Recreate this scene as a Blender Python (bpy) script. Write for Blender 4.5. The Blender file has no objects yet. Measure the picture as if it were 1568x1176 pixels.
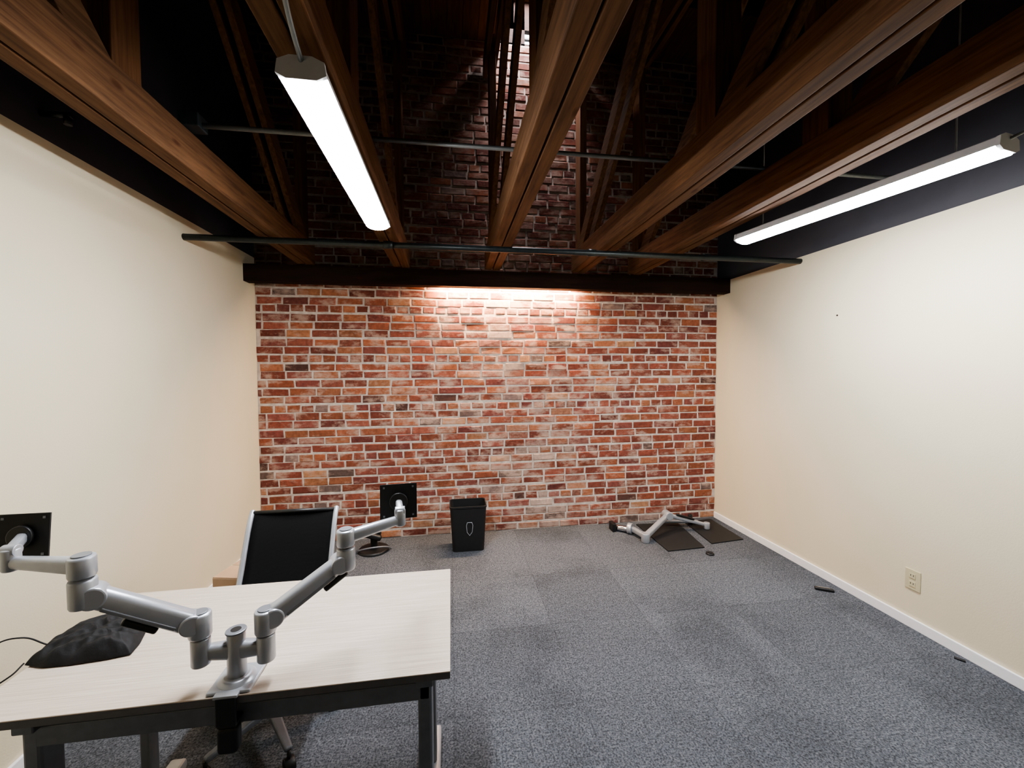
import bpy, bmesh, math, random
from mathutils import Vector, Matrix, noise
random.seed(7)
C=bpy.context.collection
# ---------------------------------------------------------------- materials
def srgb(r,g,b):
    f=lambda c:(c/255/12.92) if c/255<=.04045 else ((c/255+.055)/1.055)**2.4
    return (f(r),f(g),f(b),1)
def newmat(n):
    m=bpy.data.materials.new(n); m.use_nodes=True
    nt=m.node_tree; return m,nt,nt.nodes['Principled BSDF']
def mixc(nt,fac,a,b,mode='MIX'):
    n=nt.nodes.new('ShaderNodeMix'); n.data_type='RGBA'; n.blend_type=mode
    for s,v in ((0,fac),(6,a),(7,b)):
        if hasattr(v,'links'): nt.links.new(v,n.inputs[s])
        else: n.inputs[s].default_value=v
    return n.outputs[2]
def math_n(nt,op,a,b=0.0,clamp=False):
    n=nt.nodes.new('ShaderNodeMath'); n.operation=op; n.use_clamp=clamp
    for i,v in enumerate((a,b)):
        if hasattr(v,'links'): nt.links.new(v,n.inputs[i])
        else: n.inputs[i].default_value=v
    return n.outputs[0]
def ramp(nt,src,stops):
    n=nt.nodes.new('ShaderNodeValToRGB'); nt.links.new(src,n.inputs[0])
    e=n.color_ramp.elements
    while len(e)<len(stops): e.new(.5)
    for i,(p,c) in enumerate(stops): e[i].position=p; e[i].color=c
    return n.outputs[0]
def g(v): return (v,v,v,1)
def coords(nt,scale=(1,1,1),kind='Object'):
    tc=nt.nodes.new('ShaderNodeTexCoord'); mp=nt.nodes.new('ShaderNodeMapping')
    mp.inputs['Scale'].default_value=scale
    nt.links.new(tc.outputs[kind],mp.inputs[0]); return mp.outputs[0]
def noise_n(nt,vec,scale,detail=4,rough=.55):
    n=nt.nodes.new('ShaderNodeTexNoise'); n.inputs['Scale'].default_value=scale
    n.inputs['Detail'].default_value=detail; n.inputs['Roughness'].default_value=rough
    nt.links.new(vec,n.inputs['Vector']); return n.outputs['Fac']
def bump(nt,b,h,st,dist):
    n=nt.nodes.new('ShaderNodeBump'); n.inputs['Strength'].default_value=st; n.inputs['Distance'].default_value=dist
    nt.links.new(h,n.inputs['Height']); nt.links.new(n.outputs[0],b.inputs['Normal'])
def simple(n,col,rough=.5,metal=0,var=.12,scale=30,bmp=0):
    m,nt,b=newmat(n); v=coords(nt); f=noise_n(nt,v,scale)
    c2=tuple(min(1,x*(1+var)) for x in col[:3])+(1,); c1=tuple(x*(1-var) for x in col[:3])+(1,)
    nt.links.new(ramp(nt,f,[(.3,c1),(.7,c2)]),b.inputs['Base Color'])
    b.inputs['Roughness'].default_value=rough; b.inputs['Metallic'].default_value=metal
    if bmp: bump(nt,b,f,bmp,.002)
    return m
def wood(n,c1,c2,scale,rough=.75):
    m,nt,b=newmat(n); v=coords(nt,scale)
    f=noise_n(nt,v,6,8,.65); f2=noise_n(nt,coords(nt,(1,1,1)),2.2,3)
    base=ramp(nt,f,[(.3,c1),(.7,c2)])
    base=mixc(nt,f2,mixc(nt,1.0,base,g(.5),'MULTIPLY'),base)
    kn=nt.nodes.new('ShaderNodeTexVoronoi'); kn.inputs['Scale'].default_value=1.0
    nt.links.new(coords(nt,tuple(3.2 if s<2 else 8 for s in scale)),kn.inputs['Vector'])
    base=mixc(nt,ramp(nt,kn.outputs['Distance'],[(.05,g(.75)),(.12,g(0))]),base,srgb(58,28,14))
    nt.links.new(base,b.inputs['Base Color']); b.inputs['Roughness'].default_value=rough
    b.inputs['Specular IOR Level'].default_value=.15
    bump(nt,b,f,.25,.003); return m
M_wood=wood('truss_wood',srgb(74,50,33),srgb(124,90,62),(9,.5,9))
M_woodv=wood('truss_post_wood',srgb(78,50,32),srgb(126,88,58),(9,9,.5))
M_dark=wood('dark_ledger_wood',srgb(36,23,17),srgb(54,34,24),(.6,8,8))
M_deck=wood('roof_deck_wood',srgb(84,54,32),srgb(120,82,52),(7,.5,7))
def deskmat():
    m,nt,b=newmat('desk_laminate'); f=noise_n(nt,coords(nt,(1.2,60,60)),4,6,.6)
    nt.links.new(ramp(nt,f,[(.3,srgb(176,162,148)),(.7,srgb(209,196,184))]),b.inputs['Base Color'])
    b.inputs['Roughness'].default_value=.42; return m
M_desk=deskmat()
M_edge=simple('desk_edge_band',srgb(92,92,96),.5)
M_gray=simple('powdercoat_gray',srgb(104,108,116),.45,.2)
def creammat():
    m,nt,b=newmat('cream_paint'); v=coords(nt)
    nt.links.new(ramp(nt,noise_n(nt,v,1.2,3),[(.3,srgb(214,204,178)),(.7,srgb(219,209,185))]),b.inputs['Base Color'])
    b.inputs['Roughness'].default_value=.6
    bump(nt,b,noise_n(nt,v,140,2),.25,.002); return m
M_cream=creammat()
M_upper=simple('shaded_upper_wall',srgb(62,62,68),.85,0,.15,3)  # wall above the fixtures: its shade is put into the colour
M_white=simple('white_trim_paint',srgb(232,232,236),.45,0,.02)
M_black=simple('black_plastic',srgb(24,24,26),.45,0,.2)
M_blackm=simple('black_matte',srgb(18,18,20),.7,0,.2)
M_plate=simple('black_plate_metal',srgb(20,21,23),.65,0,.2)
M_silver=simple('silver_paint_metal',srgb(170,173,180),.34,.45,.03)
M_silver2=simple('gray_cast_metal',srgb(126,129,136),.4,.4,.05)
M_chrome=simple('chrome',srgb(205,205,210),.15,1,.02)
M_pipe=simple('dark_iron_pipe',srgb(48,54,56),.4,.5,.2)
M_conduit=simple('galvanized_conduit',srgb(120,124,126),.4,.5,.1)
M_housing=simple('fixture_housing',srgb(190,192,196),.5,0,.03)
M_outlet=simple('ivory_plastic',srgb(196,188,156),.4,0,.02)
M_card=simple('cardboard',srgb(176,146,118),.8,0,.06,8)
def emis(n,c,s):
    m=bpy.data.materials.new(n); m.use_nodes=True; nt=m.node_tree; nt.nodes.clear()
    e=nt.nodes.new('ShaderNodeEmission'); o=nt.nodes.new('ShaderNodeOutputMaterial'); nt.links.new(e.outputs[0],o.inputs[0])
    e.inputs[0].default_value=c; e.inputs[1].default_value=s; return m
M_led=emis('led_diffuser',(.96,.98,1,1),112)
M_warm=emis('added_warm_glow',(1,.68,.42,1),360)  # emission for the added glow behind the ledger
def brickmat():
    m,nt,b=newmat('old_red_brick')
    a=nt.nodes.new('ShaderNodeAttribute'); a.attribute_name='brick_col'
    v=coords(nt)
    f=noise_n(nt,v,28,6,.65); f2=noise_n(nt,coords(nt,(.8,1,1.5)),8,6,.68)
    sx=nt.nodes.new('ShaderNodeSeparateXYZ'); nt.links.new(v,sx.inputs[0])
    d=math_n(nt,'ABSOLUTE',math_n(nt,'SUBTRACT',sx.outputs['X'],.6))
    mk=math_n(nt,'MULTIPLY',math_n(nt,'SUBTRACT',1.0,math_n(nt,'DIVIDE',d,1.2),True),.06)
    fs=math_n(nt,'ADD',f2,mk)
    c=mixc(nt,1.0,a.outputs['Color'],ramp(nt,f,[(.3,g(.62)),(.7,g(1.14))]),'MULTIPLY')
    sm=ramp(nt,fs,[(.50,g(0)),(.66,g(.75))])
    c=mixc(nt,sm,c,srgb(184,158,144))
    # brick above the ledger tinted darker: the dimness up there is painted in
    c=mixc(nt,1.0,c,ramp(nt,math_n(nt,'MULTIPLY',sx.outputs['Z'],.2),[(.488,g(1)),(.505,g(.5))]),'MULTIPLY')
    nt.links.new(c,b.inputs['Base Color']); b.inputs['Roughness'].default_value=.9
    b.inputs['Specular IOR Level'].default_value=.2
    bump(nt,b,f,.5,.005); return m
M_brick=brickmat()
def mortarmat():
    m,nt,b=newmat('mortar'); v=coords(nt); f=noise_n(nt,v,22,6,.6)
    sx=nt.nodes.new('ShaderNodeSeparateXYZ'); nt.links.new(v,sx.inputs[0])
    c=ramp(nt,f,[(.3,srgb(172,156,146)),(.7,srgb(216,204,194))])
    c=mixc(nt,1.0,c,ramp(nt,math_n(nt,'MULTIPLY',sx.outputs['Z'],.2),[(.488,g(1)),(.505,g(.5))]),'MULTIPLY')  # same painted-in dimness for mortar above the ledger
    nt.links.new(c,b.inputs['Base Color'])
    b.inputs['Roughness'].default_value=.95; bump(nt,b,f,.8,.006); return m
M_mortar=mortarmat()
def carpetmat():
    m,nt,b=newmat('carpet_tiles'); v=coords(nt)
    sc=coords(nt,(1/.61,1/.61,1))
    fl=nt.nodes.new('ShaderNodeVectorMath'); fl.operation='FLOOR'; nt.links.new(sc,fl.inputs[0])
    fr=nt.nodes.new('ShaderNodeVectorMath'); fr.operation='FRACTION'; nt.links.new(sc,fr.inputs[0])
    sx=nt.nodes.new('ShaderNodeSeparateXYZ'); nt.links.new(fr.outputs[0],sx.inputs[0])
    wn=nt.nodes.new('ShaderNodeTexWhiteNoise'); wn.noise_dimensions='3D'; nt.links.new(fl.outputs[0],wn.inputs['Vector'])
    sp=noise_n(nt,v,120,3,.7); mid=noise_n(nt,v,42,4,.7); st=noise_n(nt,v,1.6,5,.6)
    base=ramp(nt,sp,[(.36,srgb(54,57,63)),(.64,srgb(110,114,121))])
    base=mixc(nt,1.0,base,ramp(nt,mid,[(.36,g(.76)),(.64,g(1.16))]),'MULTIPLY')
    base=mixc(nt,1.0,base,ramp(nt,wn.outputs['Value'],[(0,g(.86)),(1,g(1.05))]),'MULTIPLY')
    base=mixc(nt,1.0,base,ramp(nt,st,[(.32,g(.70)),(.52,g(1.0))]),'MULTIPLY')
    def edge(o):
        return math_n(nt,'SUBTRACT',.5,math_n(nt,'ABSOLUTE',math_n(nt,'SUBTRACT',o,.5)))
    e=math_n(nt,'MINIMUM',edge(sx.outputs['X']),edge(sx.outputs['Y']))
    base=mixc(nt,1.0,base,ramp(nt,e,[(.002,g(.8)),(.008,g(1))]),'MULTIPLY')
    nt.links.new(base,b.inputs['Base Color']); b.inputs['Roughness'].default_value=.97
    b.inputs['Specular IOR Level'].default_value=.1
    bump(nt,b,sp,.6,.005); return m
M_carpet=carpetmat()
def clothmat():
    m,nt,b=newmat('black_cloth'); v=coords(nt); f=noise_n(nt,v,14,6,.6)
    nt.links.new(ramp(nt,f,[(.3,srgb(15,15,17)),(.7,srgb(30,30,33))]),b.inputs['Base Color'])
    b.inputs['Roughness'].default_value=.7; b.inputs['Specular IOR Level'].default_value=.35; bump(nt,b,f,.5,.01); return m
M_cloth=clothmat()
def meshmat():
    m,nt,b=newmat('chair_mesh_fabric'); v=coords(nt,(1,1,1))
    w=nt.nodes.new('ShaderNodeTexWave'); w.bands_direction='Z'; w.inputs['Scale'].default_value=60; nt.links.new(v,w.inputs[0])
    nt.links.new(ramp(nt,w.outputs['Fac'],[(0,srgb(6,6,7)),(1,srgb(12,12,14))]),b.inputs['Base Color'])
    b.inputs['Roughness'].default_value=.9; b.inputs['Specular IOR Level'].default_value=.25; bump(nt,b,w.outputs['Fac'],.3,.002); return m
M_mesh=meshmat()
# ---------------------------------------------------------------- builders
def link(o,parent=None):
    C.objects.link(o)
    if parent: o.parent=parent
    return o
def empty(n,loc=(0,0,0)):
    o=bpy.data.objects.new(n,None); o.empty_display_size=.05; C.objects.link(o); return o
def fin(n,bm,mat,parent=None,smooth=False,bevel=0,sub=0,seg=2):
    me=bpy.data.meshes.new(n); bmesh.ops.recalc_face_normals(bm,faces=bm.faces); bm.to_mesh(me); bm.free()
    for m in (mat if isinstance(mat,(list,tuple)) else [mat]): me.materials.append(m)
    o=bpy.data.objects.new(n,me); link(o,parent)
    if smooth:
        for p in me.polygons: p.use_smooth=True
    if bevel:
        b=o.modifiers.new('b','BEVEL'); b.width=bevel; b.segments=seg; b.limit_method='ANGLE'; b.angle_limit=math.radians(40)
    if sub:
        s=o.modifiers.new('s','SUBSURF'); s.levels=sub; s.render_levels=sub
    return o
def bmbox(bm,lo,hi,mi=0,M=None):
    vs=[]
    for z in (lo[2],hi[2]):
        for x,y in ((lo[0],lo[1]),(hi[0],lo[1]),(hi[0],hi[1]),(lo[0],hi[1])):
            p=Vector((x,y,z)); vs.append(bm.verts.new(M@p if M else p))
    for f in ((0,1,2,3),(4,5,6,7),(0,1,5,4),(1,2,6,5),(2,3,7,6),(3,0,4,7)):
        fc=bm.faces.new([vs[i] for i in f]); fc.material_index=mi
    return vs
def box(n,lo,hi,mat,parent=None,bevel=0,M=None,seg=2):
    bm=bmesh.new(); bmbox(bm,lo,hi,0,M); return fin(n,bm,mat,parent,False,bevel,0,seg)
def frame(p1,p2,up=(0,0,1)):
    p1=Vector(p1);p2=Vector(p2); x=(p2-p1).normalized(); up=Vector(up)
    if abs(x.dot(up))>.99: up=Vector((0,1,0))
    y=up.cross(x).normalized(); z=x.cross(y)
    return Matrix(((x.x,y.x,z.x,p1.x),(x.y,y.y,z.y,p1.y),(x.z,y.z,z.z,p1.z),(0,0,0,1))),(p2-p1).length
def beam(n,p1,p2,w,h,mat,parent=None,bevel=.004,ext=0,w2=None,h2=None,up=(0,0,1),seg=3):
    M,L=frame(p1,p2,up); w2=w2 or w; h2=h2 or h
    bm=bmesh.new(); vs=[]
    for x,ww,hh in ((-ext,w,h),(L+ext,w2,h2)):
        for a,b in ((-1,-1),(1,-1),(1,1),(-1,1)): vs.append(bm.verts.new(M@Vector((x,a*ww/2,b*hh/2))))
    for f in ((0,1,2,3),(4,5,6,7),(0,1,5,4),(1,2,6,5),(2,3,7,6),(3,0,4,7)): bm.faces.new([vs[i] for i in f])
    return fin(n,bm,mat,parent,bevel>0.008,bevel,0,seg)
def cyl(n,p1,p2,r,mat,parent=None,r2=None,bevel=0,seg=32):
    M,L=frame(p1,p2); r2=r if r2 is None else r2
    bm=bmesh.new(); A=[];B=[]
    for i in range(seg):
        a=2*math.pi*i/seg; c,s=math.cos(a),math.sin(a)
        A.append(bm.verts.new(M@Vector((0,c*r,s*r)))); B.append(bm.verts.new(M@Vector((L,c*r2,s*r2))))
    bm.faces.new(A[::-1]); bm.faces.new(B)
    for i in range(seg): bm.faces.new((A[i],A[(i+1)%seg],B[(i+1)%seg],B[i]))
    o=fin(n,bm,mat,parent,False,bevel)
    for p in o.data.polygons: p.use_smooth=len(p.vertices)==4
    return o
def tube(n,pts,r,mat,parent=None,smooth=True,cyc=False):
    cu=bpy.data.curves.new(n,'CURVE'); cu.dimensions='3D'; cu.bevel_depth=r; cu.bevel_resolution=4; cu.use_fill_caps=True
    s=cu.splines.new('BEZIER' if smooth else 'POLY')
    if smooth:
        s.bezier_points.add(len(pts)-1)
        for b,p in zip(s.bezier_points,pts): b.co=p; b.handle_left_type=b.handle_right_type='AUTO'
    else:
        s.points.add(len(pts)-1)
        for b,p in zip(s.points,pts): b.co=(*p,1)
    s.use_cyclic_u=cyc
    cu.materials.append(mat); o=bpy.data.objects.new(n,cu); return link(o,parent)
# ---------------------------------------------------------------- room
XL,XR,YB,YF,ZR=-1.72,2.79,3.96,-2.2,4.7
box('floor',(XL-.1,YF-.1,-.1),(XR+.1,YB+.25,0),M_carpet)
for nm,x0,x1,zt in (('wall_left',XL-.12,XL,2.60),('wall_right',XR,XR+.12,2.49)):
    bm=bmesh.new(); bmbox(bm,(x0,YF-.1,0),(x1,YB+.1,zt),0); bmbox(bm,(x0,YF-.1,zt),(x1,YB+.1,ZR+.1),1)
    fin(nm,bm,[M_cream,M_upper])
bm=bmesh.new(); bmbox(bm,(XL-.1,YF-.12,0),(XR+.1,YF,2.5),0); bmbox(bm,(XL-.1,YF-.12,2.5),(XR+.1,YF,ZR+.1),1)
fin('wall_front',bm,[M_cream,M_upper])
# brick wall, every brick modelled
bm=bmesh.new(); col=bm.loops.layers.float_color.new('brick_col')
def addbox(lo,hi,mi,c):
    jit=lambda s:random.uniform(-s,s)
    x0,x1,z0,z1=lo[0],hi[0],lo[2],hi[2]; yf=lo[1]; yb=hi[1]
    o=[(x0,z0),(x1,z0),(x1,z1),(x0,z1)]
    outer=[bm.verts.new((x+jit(.004),yf+.005,z+jit(.0035))) for x,z in o]
    b=.005; inn=[(x0+b,z0+b),(x1-b,z0+b),(x1-b,z1-b),(x0+b,z1-b)]
    inner=[bm.verts.new((x+jit(.002),yf+jit(.002),z+jit(.002))) for x,z in inn]
    back=[bm.verts.new((x,yb,z)) for x,z in o]
    fs=[bm.faces.new(inner)]
    for i in range(4):
        j=(i+1)%4
        fs.append(bm.faces.new((outer[i],outer[j],inner[j],inner[i]))); fs.append(bm.faces.new((back[i],back[j],outer[j],outer[i])))
    for f in fs:
        f.material_index=mi
        for l in f.loops: l[col]=c
pal=[(140,82,66),(148,88,68),(132,75,62),(156,96,72),(126,73,62),(144,86,71),(162,106,80),(138,83,74),(126,73,66),(150,90,75)]
rare=[(112,92,86),(172,118,88),(100,71,64),(180,132,102),(134,112,106)]
def crackx(z): 
    k=[(0,1.02),(.5,.93),(1.1,.80),(1.5,.62),(1.9,.46),(2.4,.42),(5,.42)]
    for (a,xa),(b,xb) in zip(k,k[1:]):
        if a<=z<=b: return xa+(xb-xa)*(z-a)/(b-a)+.03*math.sin(z*17)
    return .42
row=.0757; z=0.006; r=0
while z+row<ZR+.03:
    header=(r%6==4); Lb=.105 if header else .212; mort=.015
    x=XL-random.uniform(0,.2)-(0.11 if r%2 else 0)
    zj=.004*math.sin(r*2.3)
    while x<XR:
        L=Lb*random.uniform(.88,1.07)
        x0=max(x,XL+.002); x1=min(x+L,XR-.002)
        if x1-x0>.025:
            c=random.choice(pal) if random.random()>.08 else random.choice(rare)
            cx=crackx(z); near=abs((x0+x1)/2-cx)
            if near<.07 and random.random()<.4 and z<2.4: c=(188,162,150)
            elif near<.45 and random.random()<.3: c=tuple(int(a*.72+b*.28) for a,b in zip(c,(188,164,150)))
            k=random.uniform(.86,1.08)
            cc=srgb(*(min(255,a*k) for a in c))
            d=random.uniform(-.003,.003)
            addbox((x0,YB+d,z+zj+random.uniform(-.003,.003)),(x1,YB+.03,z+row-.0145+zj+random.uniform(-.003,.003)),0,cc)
        x+=L+mort
    z+=row; r+=1
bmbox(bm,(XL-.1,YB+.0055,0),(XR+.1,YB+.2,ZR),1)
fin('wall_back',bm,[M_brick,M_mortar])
# roof with clerestory / skylight well over the far wall
SX0,SX1,SY0,SY1=.48,1.10,3.5,YB+.2
bm=bmesh.new()
def deck(x0,x1,y0,y1): bmbox(bm,(x0,y0,ZR),(x1,y1,ZR+.08))
edges=[XL-.1]
while edges[-1]<XR+.1: edges.append(min(edges[-1]+.14,XR+.1))
edges=sorted(edges+[SX0,SX1])
for x,x1 in zip(edges,edges[1:]):
    if x1-x<.01: continue
    deck(x,x1-.004,YF-.1,SY0 if (x>=SX0-.001 and x1<=SX1+.001) else YB+.2)
bmbox(bm,(XL-.1,YF-.1,ZR+.08),(XR+.1,SY0,ZR+.1))
bmbox(bm,(XL-.1,SY0,ZR+.08),(SX0,SY1,ZR+.1)); bmbox(bm,(SX1,SY0,ZR+.08),(XR+.1,SY1,ZR+.1))
fin('ceiling',bm,M_deck)
sk=empty('window_1'); ZW=5.15
box('curb_1',(SX0-.05,SY0-.05,ZR+.1),(SX1+.05,SY0,ZW),M_dark,sk)
box('curb_2',(SX0-.05,SY0,ZR+.1),(SX0,SY1,ZW),M_dark,sk); box('curb_3',(SX1,SY0,ZR+.1),(SX1+.05,SY1,ZW),M_dark,sk)
op=[(.63,.70),(.735,.805),(.975,1.06)]
xs=[SX0]+[v for o in op for v in o]+[SX1]
for i in range(0,len(xs),2): box(f'mullion_{i}',(xs[i],YB+.01,ZR),(xs[i+1],YB+.06,ZW),M_dark,sk)
box('sill',(SX0,YB+.01,ZR),(SX1,YB+.06,ZR+.02),M_dark,sk); box('head',(SX0,YB+.01,ZR+.15),(SX1,YB+.06,ZW),M_dark,sk)
box('crossbar',(SX0,YB+.02,ZR+.075),(SX1,YB+.05,ZR+.09),M_black,sk)
box('well_top',(SX0,3.88,ZW-.03),(SX1,SY1,ZW),M_dark,sk)
for i,y in enumerate([-1.6,-.8,0,.8,1.6,2.4,3.15]):
    box('roof_purlin' if i==0 else f'roof_purlin.{i:03d}',(XL,y-.03,ZR-.16),(XR,y+.03,ZR),M_dark)
# ledger beam: front board with a cove behind it that hides the added glow strip
bm=bmesh.new(); bmbox(bm,(XL,3.76,2.355),(XR,3.86,2.50)); bmbox(bm,(XL,3.86,2.44),(XR,3.958,2.50))
fin('wall_ledger_beam',bm,M_dark)
ls=empty('added_glow_strip')  # added emitter, stands in for daylight falling through the gap behind the ledger
box('housing',(-.12,3.865,2.405),(1.22,3.925,2.44),M_dark,ls); box('emitter',(-.10,3.872,2.398),(1.20,3.918,2.405),M_warm,ls)
box('baseboard_right',(XR-.014,YF,0),(XR,YB-.005,.062),M_white,None,.003)
box('baseboard_left',(XL,YF,0),(XL+.014,YB-.005,.062),M_white,None,.003)
box('baseboard_front',(XL+.014,YF,0),(XR-.014,YF+.014,.062),M_white,None,.003)
# trusses
def truss(x,ztop=4.34,dbl=False):
    t=empty('roof_truss'); zb=2.505; h=.17; y0,y1=-2.15,3.752
    for s,nm in ((-1,'a'),(1,'b')):
        cx=x+s*.037
        box('bottom_chord_'+nm,(cx-.033,y0,zb),(cx+.033,y1+(.01*s),zb+h),M_wood,t,.005)
        box('top_chord_'+nm,(cx-.02,y0,ztop),(cx+.02,YB-.02,ztop+.17),M_wood,t,.003)
    box('end_post',(x-.03,3.60,zb+.012),(x+.03,3.735,ztop+.15),M_woodv,t,.002)
    hw=.035 if .3<x<.5 else .06
    for i,y in enumerate([1.72,-.35]):
        box(f'post_{i}',(x-hw,y-.07,zb+h),(x+hw,y+.07,ztop+.0),M_woodv,t,.004)
    def dg(nm,ya,za,yb,zb_):
        for s in ((-1,1) if dbl else (0,)):
            beam(nm+'ab'[s>0],(x+s*.036,ya,za),(x+s*.036,yb,zb_),.038,.12,M_wood,t,.003)
    dg('diagonal_1',3.6,2.62,1.8,4.32); dg('diagonal_2',1.64,2.62,-.28,4.32); dg('diagonal_3',-.42,2.62,-2.1,4.3)
    return t
for x,db_ in ((-1.215,True),(-.42,False),(.385,True),(1.2,True),(1.76,False)): truss(x,4.34,db_)
# pipes
pe=empty('sprinkler_pipe')
cyl('pipe',(XL,2.99,2.475),(XR,2.93,2.455),.021,M_pipe,pe)
for x in (-.42,1.05,1.98): cyl(f'coupling_{x}',(x-.03,2.96,2.466),(x+.03,2.96,2.465),.027,M_pipe,pe)
cd=empty('electrical_conduit')
cyl('tube',(-1.10,2.06,2.70),(2.6,2.06,2.70),.011,M_conduit,cd)
tube('bend',[(-1.10,2.06,2.70),(-1.2,2.05,2.71),(-1.3,2.0,2.78)],.011,M_conduit,cd)
box('junction_box',(-1.17,2.02,2.68),(-1.09,2.10,2.74),M_pipe,cd,.004)
sp=empty('wall_sprinkler'); cyl('pipe',(XL,2.06,2.70),(XL+.12,2.06,2.70),.012,M_black,sp); cyl('head',(XL+.1,2.06,2.70),(XL+.1,2.06,2.66),.014,M_black,sp)
# light fixtures
def fixture(a,b,z,cable_to):
    f=empty('linear_ceiling_light')
    a=Vector((*a,z));b=Vector((*b,z)); M,L=frame(a,b)
    prof_h=[(-.066,.012),(-.058,.045),(-.03,.058),(.03,.058),(.058,.045),(.066,.012),(.058,.012),(-.058,.012)]
    def ext(nm,prof,x0,x1,mat,sm=False):
        bm=bmesh.new(); A=[bm.verts.new(M@Vector((x0,p,q))) for p,q in prof]; B=[bm.verts.new(M@Vector((x1,p,q))) for p,q in prof]
        k=len(prof)
        for i in range(k): bm.faces.new((A[i],A[(i+1)%k],B[(i+1)%k],B[i]))
        bm.faces.new(A); bm.faces.new(B[::-1]); return fin(nm,bm,mat,f,sm)
    ext('housing',prof_h,-.01,L+.01,M_housing)
    pd=[(.061*math.cos(t),.012-.026*math.sin(t)) for t in [math.pi*i/12 for i in range(13)]]
    ext('diffuser',pd,0,L,M_led)
    pc=[(-.067,.010),(-.062,.046),(-.03,.06),(.03,.06),(.062,.046),(.067,.010),(.04,-.004),(-.04,-.004)]
    ext('end_cap_1',pc,-.014,-.002,M_housing); ext('end_cap_2',pc,L+.002,L+.014,M_housing)
    for i,t in enumerate((.12,.88)):
        p=a.lerp(b,t); cyl(f'hanger_{i}',(p.x,p.y,z+.05),(p.x,p.y,cable_to),.003,M_conduit,f)
    return f
f1=fixture((-.40,1.24),(-.40,2.43),2.405,2.52)
tube('cord',[(-.40,1.235,2.45),(-.39,1.1,2.50),(-.33,.8,2.62),(-.33,.2,2.7)],.007,M_conduit,f1)
f2=fixture((2.10,1.29),(1.90,2.44),2.42,4.6)
tube('cord',[(2.10,1.285,2.46),(2.16,1.2,2.50),(2.3,1.0,2.6),(2.42,.7,2.7)],.006,M_conduit,f2)
# outlet
oc=empty('wall_outlet')
box('cover_plate',(XR-.006,2.018,.235),(XR,2.103,.36),M_outlet,oc,.003)
for i,z in enumerate((.272,.322)):
    box(f'socket_{i}',(XR-.009,2.043,z-.016),(XR-.006,2.078,z+.016),M_outlet,oc,.004)
    for s in (-.007,.007): box(f'slot_{i}_{s}',(XR-.0096,2.0605+s-.0015,z-.002),(XR-.0088,2.0605+s+.0015,z+.009),M_black,oc)
# ---------------------------------------------------------------- desk
d=empty('office_desk'); DX0,DX1,DY0,DY1,DZ=-1.24,-.01,1.16,1.77,.73
box('top',(DX0,DY0,DZ-.004),(DX1,DY1,DZ),M_desk,d,.0015); box('top_core',(DX0,DY0,DZ-.024),(DX1,DY1,DZ-.004),M_edge,d,.002)
box('cross_beam',(-1.08,1.20,.62),(-.07,1.235,.675),M_gray,d,.004); box('cross_beam_rear',(-1.08,1.60,.64),(-.07,1.635,.70),M_gray,d,.004)
box('modesty_channel',(-1.02,1.30,.655),(-.13,1.42,.70),M_gray,d,.004)
for i,x in enumerate((-.085,-1.09)):
    box(f'top_bracket_{i}',(x-.025,1.18,.672),(x+.025,1.72,.706),M_gray,d,.004)
    box(f'leg_{i}',(x-.021,1.20,.05),(x+.021,1.27,.675),M_gray,d,.008)
    box(f'leg_inner_{i}',(x-.016,1.58,.05),(x+.016,1.63,.675),M_silver2,d,.006)
    box(f'foot_{i}',(x-.03,1.15,.012),(x+.03,1.76,.05),M_silver,d,.01)
    for j,y in enumerate((1.19,1.72)): cyl(f'glide_{i}{j}',(x,y,0),(x,y,.014),.018,M_black,d)
# ---------------------------------------------------------------- dual monitor arm
a=empty('dual_monitor_arm')
px,py=-.60,1.215
box('clamp_plate',(px-.055,1.163,DZ),(px+.055,1.275,DZ+.010),M_silver,a,.004)
cyl('base_disc',(px,py,DZ+.008),(px,py,DZ+.022),.05,M_silver,a,.036,.004)
cyl('post',(px,py,DZ+.02),(px,py,.872),.0245,M_silver,a,.0225,.002)
cyl('post_cap',(px,py,.872),(px,py,.878),.026,M_silver2,a,None,.002); cyl('cap_socket',(px,py,.878),(px,py,.8785),.013,M_black,a)
box('clamp_back_top',(px-.03,1.148,DZ+.0005),(px+.03,1.19,DZ+.009),M_silver,a,.002)
box('clamp_back',(px-.025,1.148,.655),(px+.025,1.158,DZ+.005),M_black,a,.003)
box('clamp_jaw',(px-.024,1.15,.648),(px+.024,1.195,.66),M_black,a,.004)
cyl('clamp_screw',(px,1.172,.61),(px,1.172,.70),.012,M_black,a); box('clamp_handle',(px-.026,1.148,.575),(px+.026,1.185,.65),M_black,a,.012,seg=4)
beam('hub_left',(px,py,.822),(-.672,1.205,.828),.036,.05,M_silver,a,.012,.0,.032,.04)
beam('hub_right',(px,py,.822),(-.525,1.215,.822),.036,.05,M_silver,a,.012,.0,.032,.04)
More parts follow.
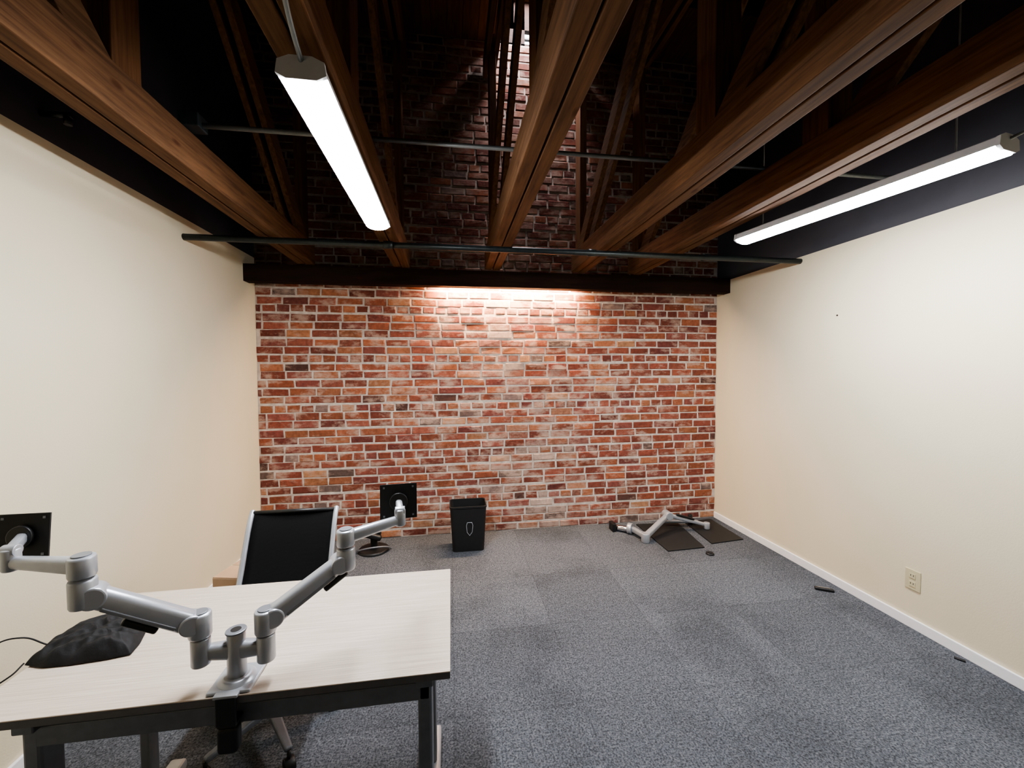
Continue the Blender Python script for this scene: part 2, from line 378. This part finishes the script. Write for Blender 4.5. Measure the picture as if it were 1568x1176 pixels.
def arm(S,E,T,plate_c,plate_rot,tag,clipside):
    S=Vector(S);E=Vector(E);T=Vector(T)
    cyl(tag+'_shoulder_low',S-Vector((0,0,.03)),S+Vector((0,0,.045)),.0235,M_silver,a,None,.004)
    cyl(tag+'_shoulder_head',S+Vector((0,0,.048)),S+Vector((0,0,.115)),.0275,M_silver,a,None,.006)
    cyl(tag+'_shoulder_cap',S+Vector((0,0,.115)),S+Vector((0,0,.118)),.019,M_silver2,a,None,.001)
    A=S+Vector((0,0,.08)); B=E+Vector((0,0,.035)); D=(B-A); Dn=D.normalized()
    side=Vector((0,0,1)).cross(Dn).normalized()
    for q,nm in ((A+Dn*.022,'lower'),(B-Dn*.022,'upper')): cyl(f'{tag}_pivot_{nm}',q-side*.026,q+side*.026,.027,M_silver,a,None,.004)
    beam(tag+'_spring_arm',A+Dn*.022,B-Dn*.022,.044,.056,M_silver,a,.015,.0,.042,.050,seg=4)
    M,L=frame(A,B)
    dn=-(M.to_3x3()@Vector((0,0,1)))
    beam(tag+'_spring_cover',A+Dn*.05+dn*.016,B-Dn*.05+dn*.016,.0465,.010,M_silver2,a,.003)
    beam(tag+'_cable_clip',A+D*clipside[0]+dn*.036,A+D*clipside[1]+dn*.036,.024,.018,M_black,a,.006)
    cyl(tag+'_elbow_low',E,E+Vector((0,0,.07)),.027,M_silver,a,None,.006)
    cyl(tag+'_elbow_high',E+Vector((0,0,.073)),E+Vector((0,0,.125)),.0265,M_silver,a,None,.006)
    cyl(tag+'_elbow_cap',E+Vector((0,0,.125)),E+Vector((0,0,.128)),.018,M_silver2,a)
    X1=E+Vector((0,0,.10)); 
    beam(tag+'_extension',X1,T,.034,.040,M_silver,a,.012,.0,.026,.030,seg=4)
    cyl(tag+'_wrist',T-Vector((0,0,.02)),T+Vector((0,0,.035)),.018,M_silver,a,None,.004)
    P=Vector(plate_c); R=Matrix.Translation(P)@plate_rot.to_4x4()
    H=T+Vector((0,0,.03)); 
    beam(tag+'_tilt_link',H,P,.022,.026,M_silver,a,.008,.004)
    q=R.to_3x3()@Vector((0,1,0))
    cyl(tag+'_tilt_disc',P-q*.014,P-q*.004,.030,M_black,a,None,.003); cyl(tag+'_tilt_knob',H-R.to_3x3()@Vector((.016,0,0)),H+R.to_3x3()@Vector((.016,0,0)),.014,M_silver,a,None,.002)
    bm=bmesh.new(); bmbox(bm,(-.061,-.002,-.059),(.061,.002,.059),0,R)
    for sx in (-1,1):
        for sz in (-1,1):
            bmbox(bm,(sx*.048-.003,-.0035,sz*.048-.003),(sx*.048+.003,-.0015,sz*.048+.003),1,R)
    fin(tag+'_vesa_plate',bm,[M_plate,M_silver2],a,False,.0)
arm((-.522,1.212,.815),(-.325,1.30,.985),(-.172,1.385,1.10),(-.182,1.432,1.147),Matrix.Rotation(math.radians(6),3,'Z')@Matrix.Rotation(math.radians(-5),3,'X'),'right',(.62,.92))
arm((-.682,1.200,.828),(-.876,1.10,1.035),(-1.075,1.16,1.13),(-1.128,1.25,1.162),Matrix.Rotation(math.radians(0),3,'Z')@Matrix.Rotation(math.radians(-6),3,'X'),'left',(.30,.60))
# ---------------------------------------------------------------- cloth bag
bm=bmesh.new(); foot=[(-1.255,1.372),(-1.19,1.352),(-1.12,1.352),(-1.03,1.362),(-.975,1.375),(-.985,1.43),(-1.02,1.52),(-1.05,1.59),(-1.15,1.61),(-1.23,1.55),(-1.265,1.46)]
cx,cy=-1.12,1.46; R_=22; Sg=110; rings=[]
def fp(t):
    k=t*len(foot); i=int(k)%len(foot); f=k-int(k); p=foot[i];q=foot[(i+1)%len(foot)]; return (p[0]+(q[0]-p[0])*f,p[1]+(q[1]-p[1])*f)
for i in range(R_+1):
    s=i/R_; rg=[]
    for j in range(Sg):
        X,Y=fp(j/Sg); x=cx+(X-cx)*s; y=cy+(Y-cy)*s
        h=.046*(1-s**5)
        k=(1-s**7)
        cr=abs(noise.noise(Vector((x*26+y*14,y*16-x*12,1)))); cr2=abs(noise.noise(Vector((x*12-y*34,y*12+x*10,5))))
        nz=noise.fractal(Vector((x*11,y*11,3)),1,2,3)*.010*k+(.30-cr)*.022*k+(.25-cr2)*.016*k
        rg.append(bm.verts.new((x,y,DZ+.003+max(0,h+nz))))
        if i==0: break
    rings.append(rg)
for j in range(Sg): bm.faces.new((rings[0][0],rings[1][j],rings[1][(j+1)%Sg]))
for i in range(1,R_):
    for j in range(Sg): bm.faces.new((rings[i][j],rings[i+1][j],rings[i+1][(j+1)%Sg],rings[i][(j+1)%Sg]))
bt=[bm.verts.new((v.co.x,v.co.y,DZ+.0005)) for v in rings[-1]]
for j in range(Sg): bm.faces.new((rings[-1][j],bt[j],bt[(j+1)%Sg],rings[-1][(j+1)%Sg]))
bm.faces.new(bt[::-1])
bag=empty('cloth_bag'); fin('sack',bm,M_cloth,bag,True,0,1)
tube('drawstring_loop',[(-1.25,1.44,.75),(-1.30,1.42,.79),(-1.36,1.40,.78),(-1.38,1.36,.73),(-1.33,1.33,.70),(-1.26,1.34,.725),(-1.25,1.37,.742)],.0022,M_blackm,bag)
# ---------------------------------------------------------------- chair
ch=empty('office_chair')
def curved_panel(nm,x0,x1,pts,mat,th,bow):
    bm=bmesh.new(); nx=12; F=[];B=[]
    for (y,z) in pts:
        r1=[];r2=[]
        for i in range(nx+1):
            t=i/nx; x=x0+(x1-x0)*t; o=bow*(1-(2*t-1)**2)
            r1.append(bm.verts.new((x,y+o,z))); r2.append(bm.verts.new((x,y+o+th,z-th*.3)))
        F.append(r1);B.append(r2)
    m=len(pts)
    for i in range(m-1):
        for j in range(nx):
            bm.faces.new((F[i][j],F[i][j+1],F[i+1][j+1],F[i+1][j])); bm.faces.new((B[i][j],B[i+1][j],B[i+1][j+1],B[i][j+1]))
    for i in range(m-1):
        bm.faces.new((F[i][0],F[i+1][0],B[i+1][0],B[i][0])); bm.faces.new((F[i][nx],B[i][nx],B[i+1][nx],F[i+1][nx]))
    for j in range(nx):
        bm.faces.new((F[0][j],B[0][j],B[0][j+1],F[0][j+1])); bm.faces.new((F[-1][j],F[-1][j+1],B[-1][j+1],B[-1][j]))
    return fin(nm,bm,mat,ch,True)
bp=[(2.06,.49),(2.09,.55),(2.13,.63),(2.165,.71),(2.20,.785),(2.235,.845),(2.25,.865)]
curved_panel('back_mesh',-1.005,-.62,bp,M_mesh,.012,.02)
cyl('back_top_rail',(-1.01,2.252,.865),(-.615,2.252,.865),.010,M_black,ch)
for i,x in enumerate((-1.018,-.607)):
    tube(f'side_frame_{i}',[(x,2.26,.873),(x,2.235,.845),(x,2.165,.71),(x,2.09,.55),(x,2.04,.47),(x,1.97,.44),(x,1.80,.435),(x,1.74,.435)],.0125,M_silver,ch)
curved_panel('seat_mesh',-1.005,-.62,[(1.72,.425),(1.74,.44),(1.80,.45),(1.95,.45),(2.05,.465)],M_mesh,.02,-.0)
box('seat_beam',(-1.0,1.84,.405),(-.625,1.90,.428),M_gray,ch,.006)
cyl('gas_column',(-.807,1.90,.10),(-.807,1.90,.41),.026,M_gray,ch)
for i in range(5):
    t=math.radians(90+72*i); e=Vector((-.807+.26*math.cos(t),1.90+.26*math.sin(t),.085))
    beam(f'base_spoke_{i}',(-.807,1.90,.11),e,.045,.035,M_gray,ch,.008,0,.03,.022)
    cyl(f'caster_stem_{i}',e,e-Vector((0,0,.04)),.008,M_black,ch)
    w=Vector((-math.sin(t),math.cos(t),0))
    q=Vector((e.x,e.y,.026)); cyl(f'caster_{i}',q-w*.02,q+w*.02,.026,M_black,ch,None,.004)
# ---------------------------------------------------------------- cardboard box behind chair
cb=empty('cardboard_box')
Mb=Matrix.Translation((-1.10,2.50,0))@Matrix.Rotation(math.radians(-12),4,'Z')
box('body',(-.17,-.14,0),(.17,.14,.47),M_card,cb,.003,Mb)
box('tape',(-.172,-.025,.1),(.172,.025,.4715),M_outlet,cb,0,Mb)
for s in (-1,1): box(f'lid_flap_{s}',(-.168,.004*s if s>0 else -.139,.470),(.168,.139 if s>0 else -.004,.474),M_card,cb,0,Mb)
# ---------------------------------------------------------------- waste bin
wb=empty('waste_bin'); bm=bmesh.new()
def rr(hx,hy,r,z,cx,cy,n=6):
    o=[]
    for sx,sy,a0 in ((1,1,0),(-1,1,90),(-1,-1,180),(1,-1,270)):
        for i in range(n+1):
            t=math.radians(a0+90*i/n); o.append((cx+sx*(hx-r)+r*math.cos(t),cy+sy*(hy-r)+r*math.sin(t),z))
    return o
bx,by=.14,3.64
L_=[rr(.138,.095,.03,0,bx,by),rr(.158,.115,.03,.385,bx,by),rr(.163,.12,.032,.388,bx,by),rr(.163,.12,.032,.405,bx,by),rr(.155,.112,.03,.405,bx,by),rr(.132,.09,.028,.012,bx,by)]
V=[[bm.verts.new(p) for p in l] for l in L_]; k=len(V[0])
for A,B in zip(V,V[1:]):
    for i in range(k): bm.faces.new((A[i],A[(i+1)%k],B[(i+1)%k],B[i]))
bm.faces.new(V[0]); bm.faces.new(V[-1])
fin('shell',bm,M_blackm,wb,False,.0015)
sh=[(0,.145),(.022,.175),(.028,.235),(.02,.262),(-.02,.262),(-.028,.235),(-.022,.175)]
tube('shield_emblem',[(bx+.01+x,by-.095-.02*z/.385-.0035,z) for x,z in sh],.003,M_silver,wb,False,True)
# ---------------------------------------------------------------- monitor stand near brick
ms=empty('monitor_stand'); sx,sy=-.69,3.70
cyl('base',(sx,sy,0),(sx,sy,.022),.135,M_black,ms,.125,.006); 
beam('neck',(sx,sy+.03,.02),(sx-.01,sy+.05,.20),.06,.03,M_black,ms,.01,up=(0,1,0))
beam('cradle',(sx-.1,sy-.02,.17),(sx+.07,sy-.02,.11),.05,.05,M_black,ms,.018); cyl('hinge',(sx-.06,sy+.03,.15),(sx+.06,sy+.03,.15),.03,M_black,ms,None,.006)
tube('cable',[(sx-.13,sy-.05,.02),(sx-.1,sy-.1,.05),(sx+.02,sy-.13,.08),(sx+.12,sy-.08,.06),(sx+.15,sy,.01)],.006,M_silver2,ms)
# ---------------------------------------------------------------- arms lying on the floor
def quadplate(nm,pts,z,th,parent):
    bm=bmesh.new(); A=[bm.verts.new((x,y,z)) for x,y in pts]; B=[bm.verts.new((x,y,z+th)) for x,y in pts]
    bm.faces.new(A); bm.faces.new(B)
    for i in range(4): bm.faces.new((A[i],A[(i+1)%4],B[(i+1)%4],B[i]))
    return fin(nm,bm,M_plate,parent,False,.002)
p1=empty('black_panel'); quadplate('panel',[(1.86,3.26),(2.22,3.28),(2.30,3.86),(1.86,3.88)],.0,.010,p1)
p2=empty('black_panel.001'); quadplate('panel',[(2.33,3.34),(2.68,3.38),(2.70,3.90),(2.38,3.86)],.0,.010,p2)
fa=empty('monitor_arm')
def P(x,y,z): return Vector((x,y,z))
cyl('clamp_post',P(1.58,3.80,.03),P(1.74,3.66,.038),.028,M_chrome,fa,None,.003); box('clamp_jaw',(1.55,3.74,.0),(1.59,3.84,.08),M_black,fa,.006)
cyl('clamp_foot',P(1.66,3.84,.012),P(1.68,3.70,.02),.012,M_black,fa)
cyl('base_ring',P(1.69,3.70,.05),P(1.72,3.67,.052),.05,M_silver,fa,None,.004)
cyl('joint_low',P(1.76,3.48,.0),P(1.76,3.48,.085),.038,M_silver,fa,None,.006)
beam('link',P(1.72,3.68,.05),P(1.76,3.50,.05),.045,.045,M_silver,fa,.012)
beam('lower_arm',P(1.77,3.48,.06),P(2.10,3.70,.15),.05,.055,M_silver,fa,.016,.01,.045,.05,seg=4)
cyl('elbow',P(2.10,3.65,.155),P(2.10,3.75,.155),.04,M_silver,fa,None,.006)
beam('upper_arm',P(2.12,3.70,.15),P(2.48,3.66,.05),.04,.04,M_silver,fa,.012,.01,.034,.034,seg=4)
beam('cable_cover',P(2.18,3.675,.165),P(2.36,3.66,.11),.026,.018,M_black,fa,.006)
cyl('wrist',P(2.49,3.65,.012),P(2.49,3.65,.075),.028,M_silver,fa,None,.005)
beam('second_arm',P(2.12,3.80,.05),P(2.47,3.76,.045),.03,.03,M_silver2,fa,.01,.0)
cyl('knob',P(2.40,3.79,.012),P(2.40,3.79,.11),.022,M_black,fa,None,.003)
cp=empty('cable_grommet_cap'); cyl('cap',(2.19,3.16,0),(2.19,3.16,.016),.036,M_black,cp,.03,.003); cyl('cap_top',(2.19,3.16,.016),(2.19,3.16,.02),.02,M_blackm,cp)
pk=empty('folding_knife'); beam('handle',(2.585,2.535,.011),(2.685,2.475,.011),.028,.02,M_black,pk,.007); beam('clip',(2.60,2.528,.022),(2.665,2.488,.022),.007,.003,M_chrome,pk,.001)
db=empty('plastic_scrap'); beam('scrap',(2.72,1.80,.005),(2.745,1.765,.005),.016,.009,M_black,db,.003)
ah=empty('wall_anchor_screw'); cyl('screw',(XR-.004,2.60,1.98),(XR,2.60,1.98),.006,M_black,ah)
# ---------------------------------------------------------------- lights / world
w=bpy.data.worlds.new('World'); bpy.context.scene.world=w; w.use_nodes=True
bgn=w.node_tree.nodes['Background']; bgn.inputs[0].default_value=(.9,.95,1,1); bgn.inputs[1].default_value=6.0
l=bpy.data.lights.new('skylight_daylight','AREA'); l.shape='RECTANGLE'; l.size=.56; l.size_y=.35; l.energy=75; l.color=(1,.92,.96)
lo=bpy.data.objects.new('skylight_daylight',l); link(lo); lo.location=(.79,3.69,5.2)
# ---------------------------------------------------------------- camera
yaw,pitch,roll=.1491,.0366,-.0048
cyw,syw=math.cos(yaw),math.sin(yaw)
F=Vector((syw*math.cos(pitch),cyw*math.cos(pitch),-math.sin(pitch))); r0=Vector((cyw,-syw,0)); u0=r0.cross(F)
r=r0*math.cos(roll)+u0*math.sin(roll); u=-r0*math.sin(roll)+u0*math.cos(roll)
cam=bpy.data.cameras.new('camera'); co=bpy.data.objects.new('camera',cam); link(co)
cam.sensor_width=36; cam.lens=624.16/1568*36; cam.clip_start=.02
co.matrix_world=Matrix(((r.x,u.x,-F.x,0),(r.y,u.y,-F.y,0),(r.z,u.z,-F.z,1.6),(0,0,0,1)))
sc=bpy.context.scene; sc.camera=co
sc.view_settings.view_transform='AgX'
try: sc.view_settings.look='AgX - Medium High Contrast'
except Exception: pass
sc.view_settings.exposure=.5
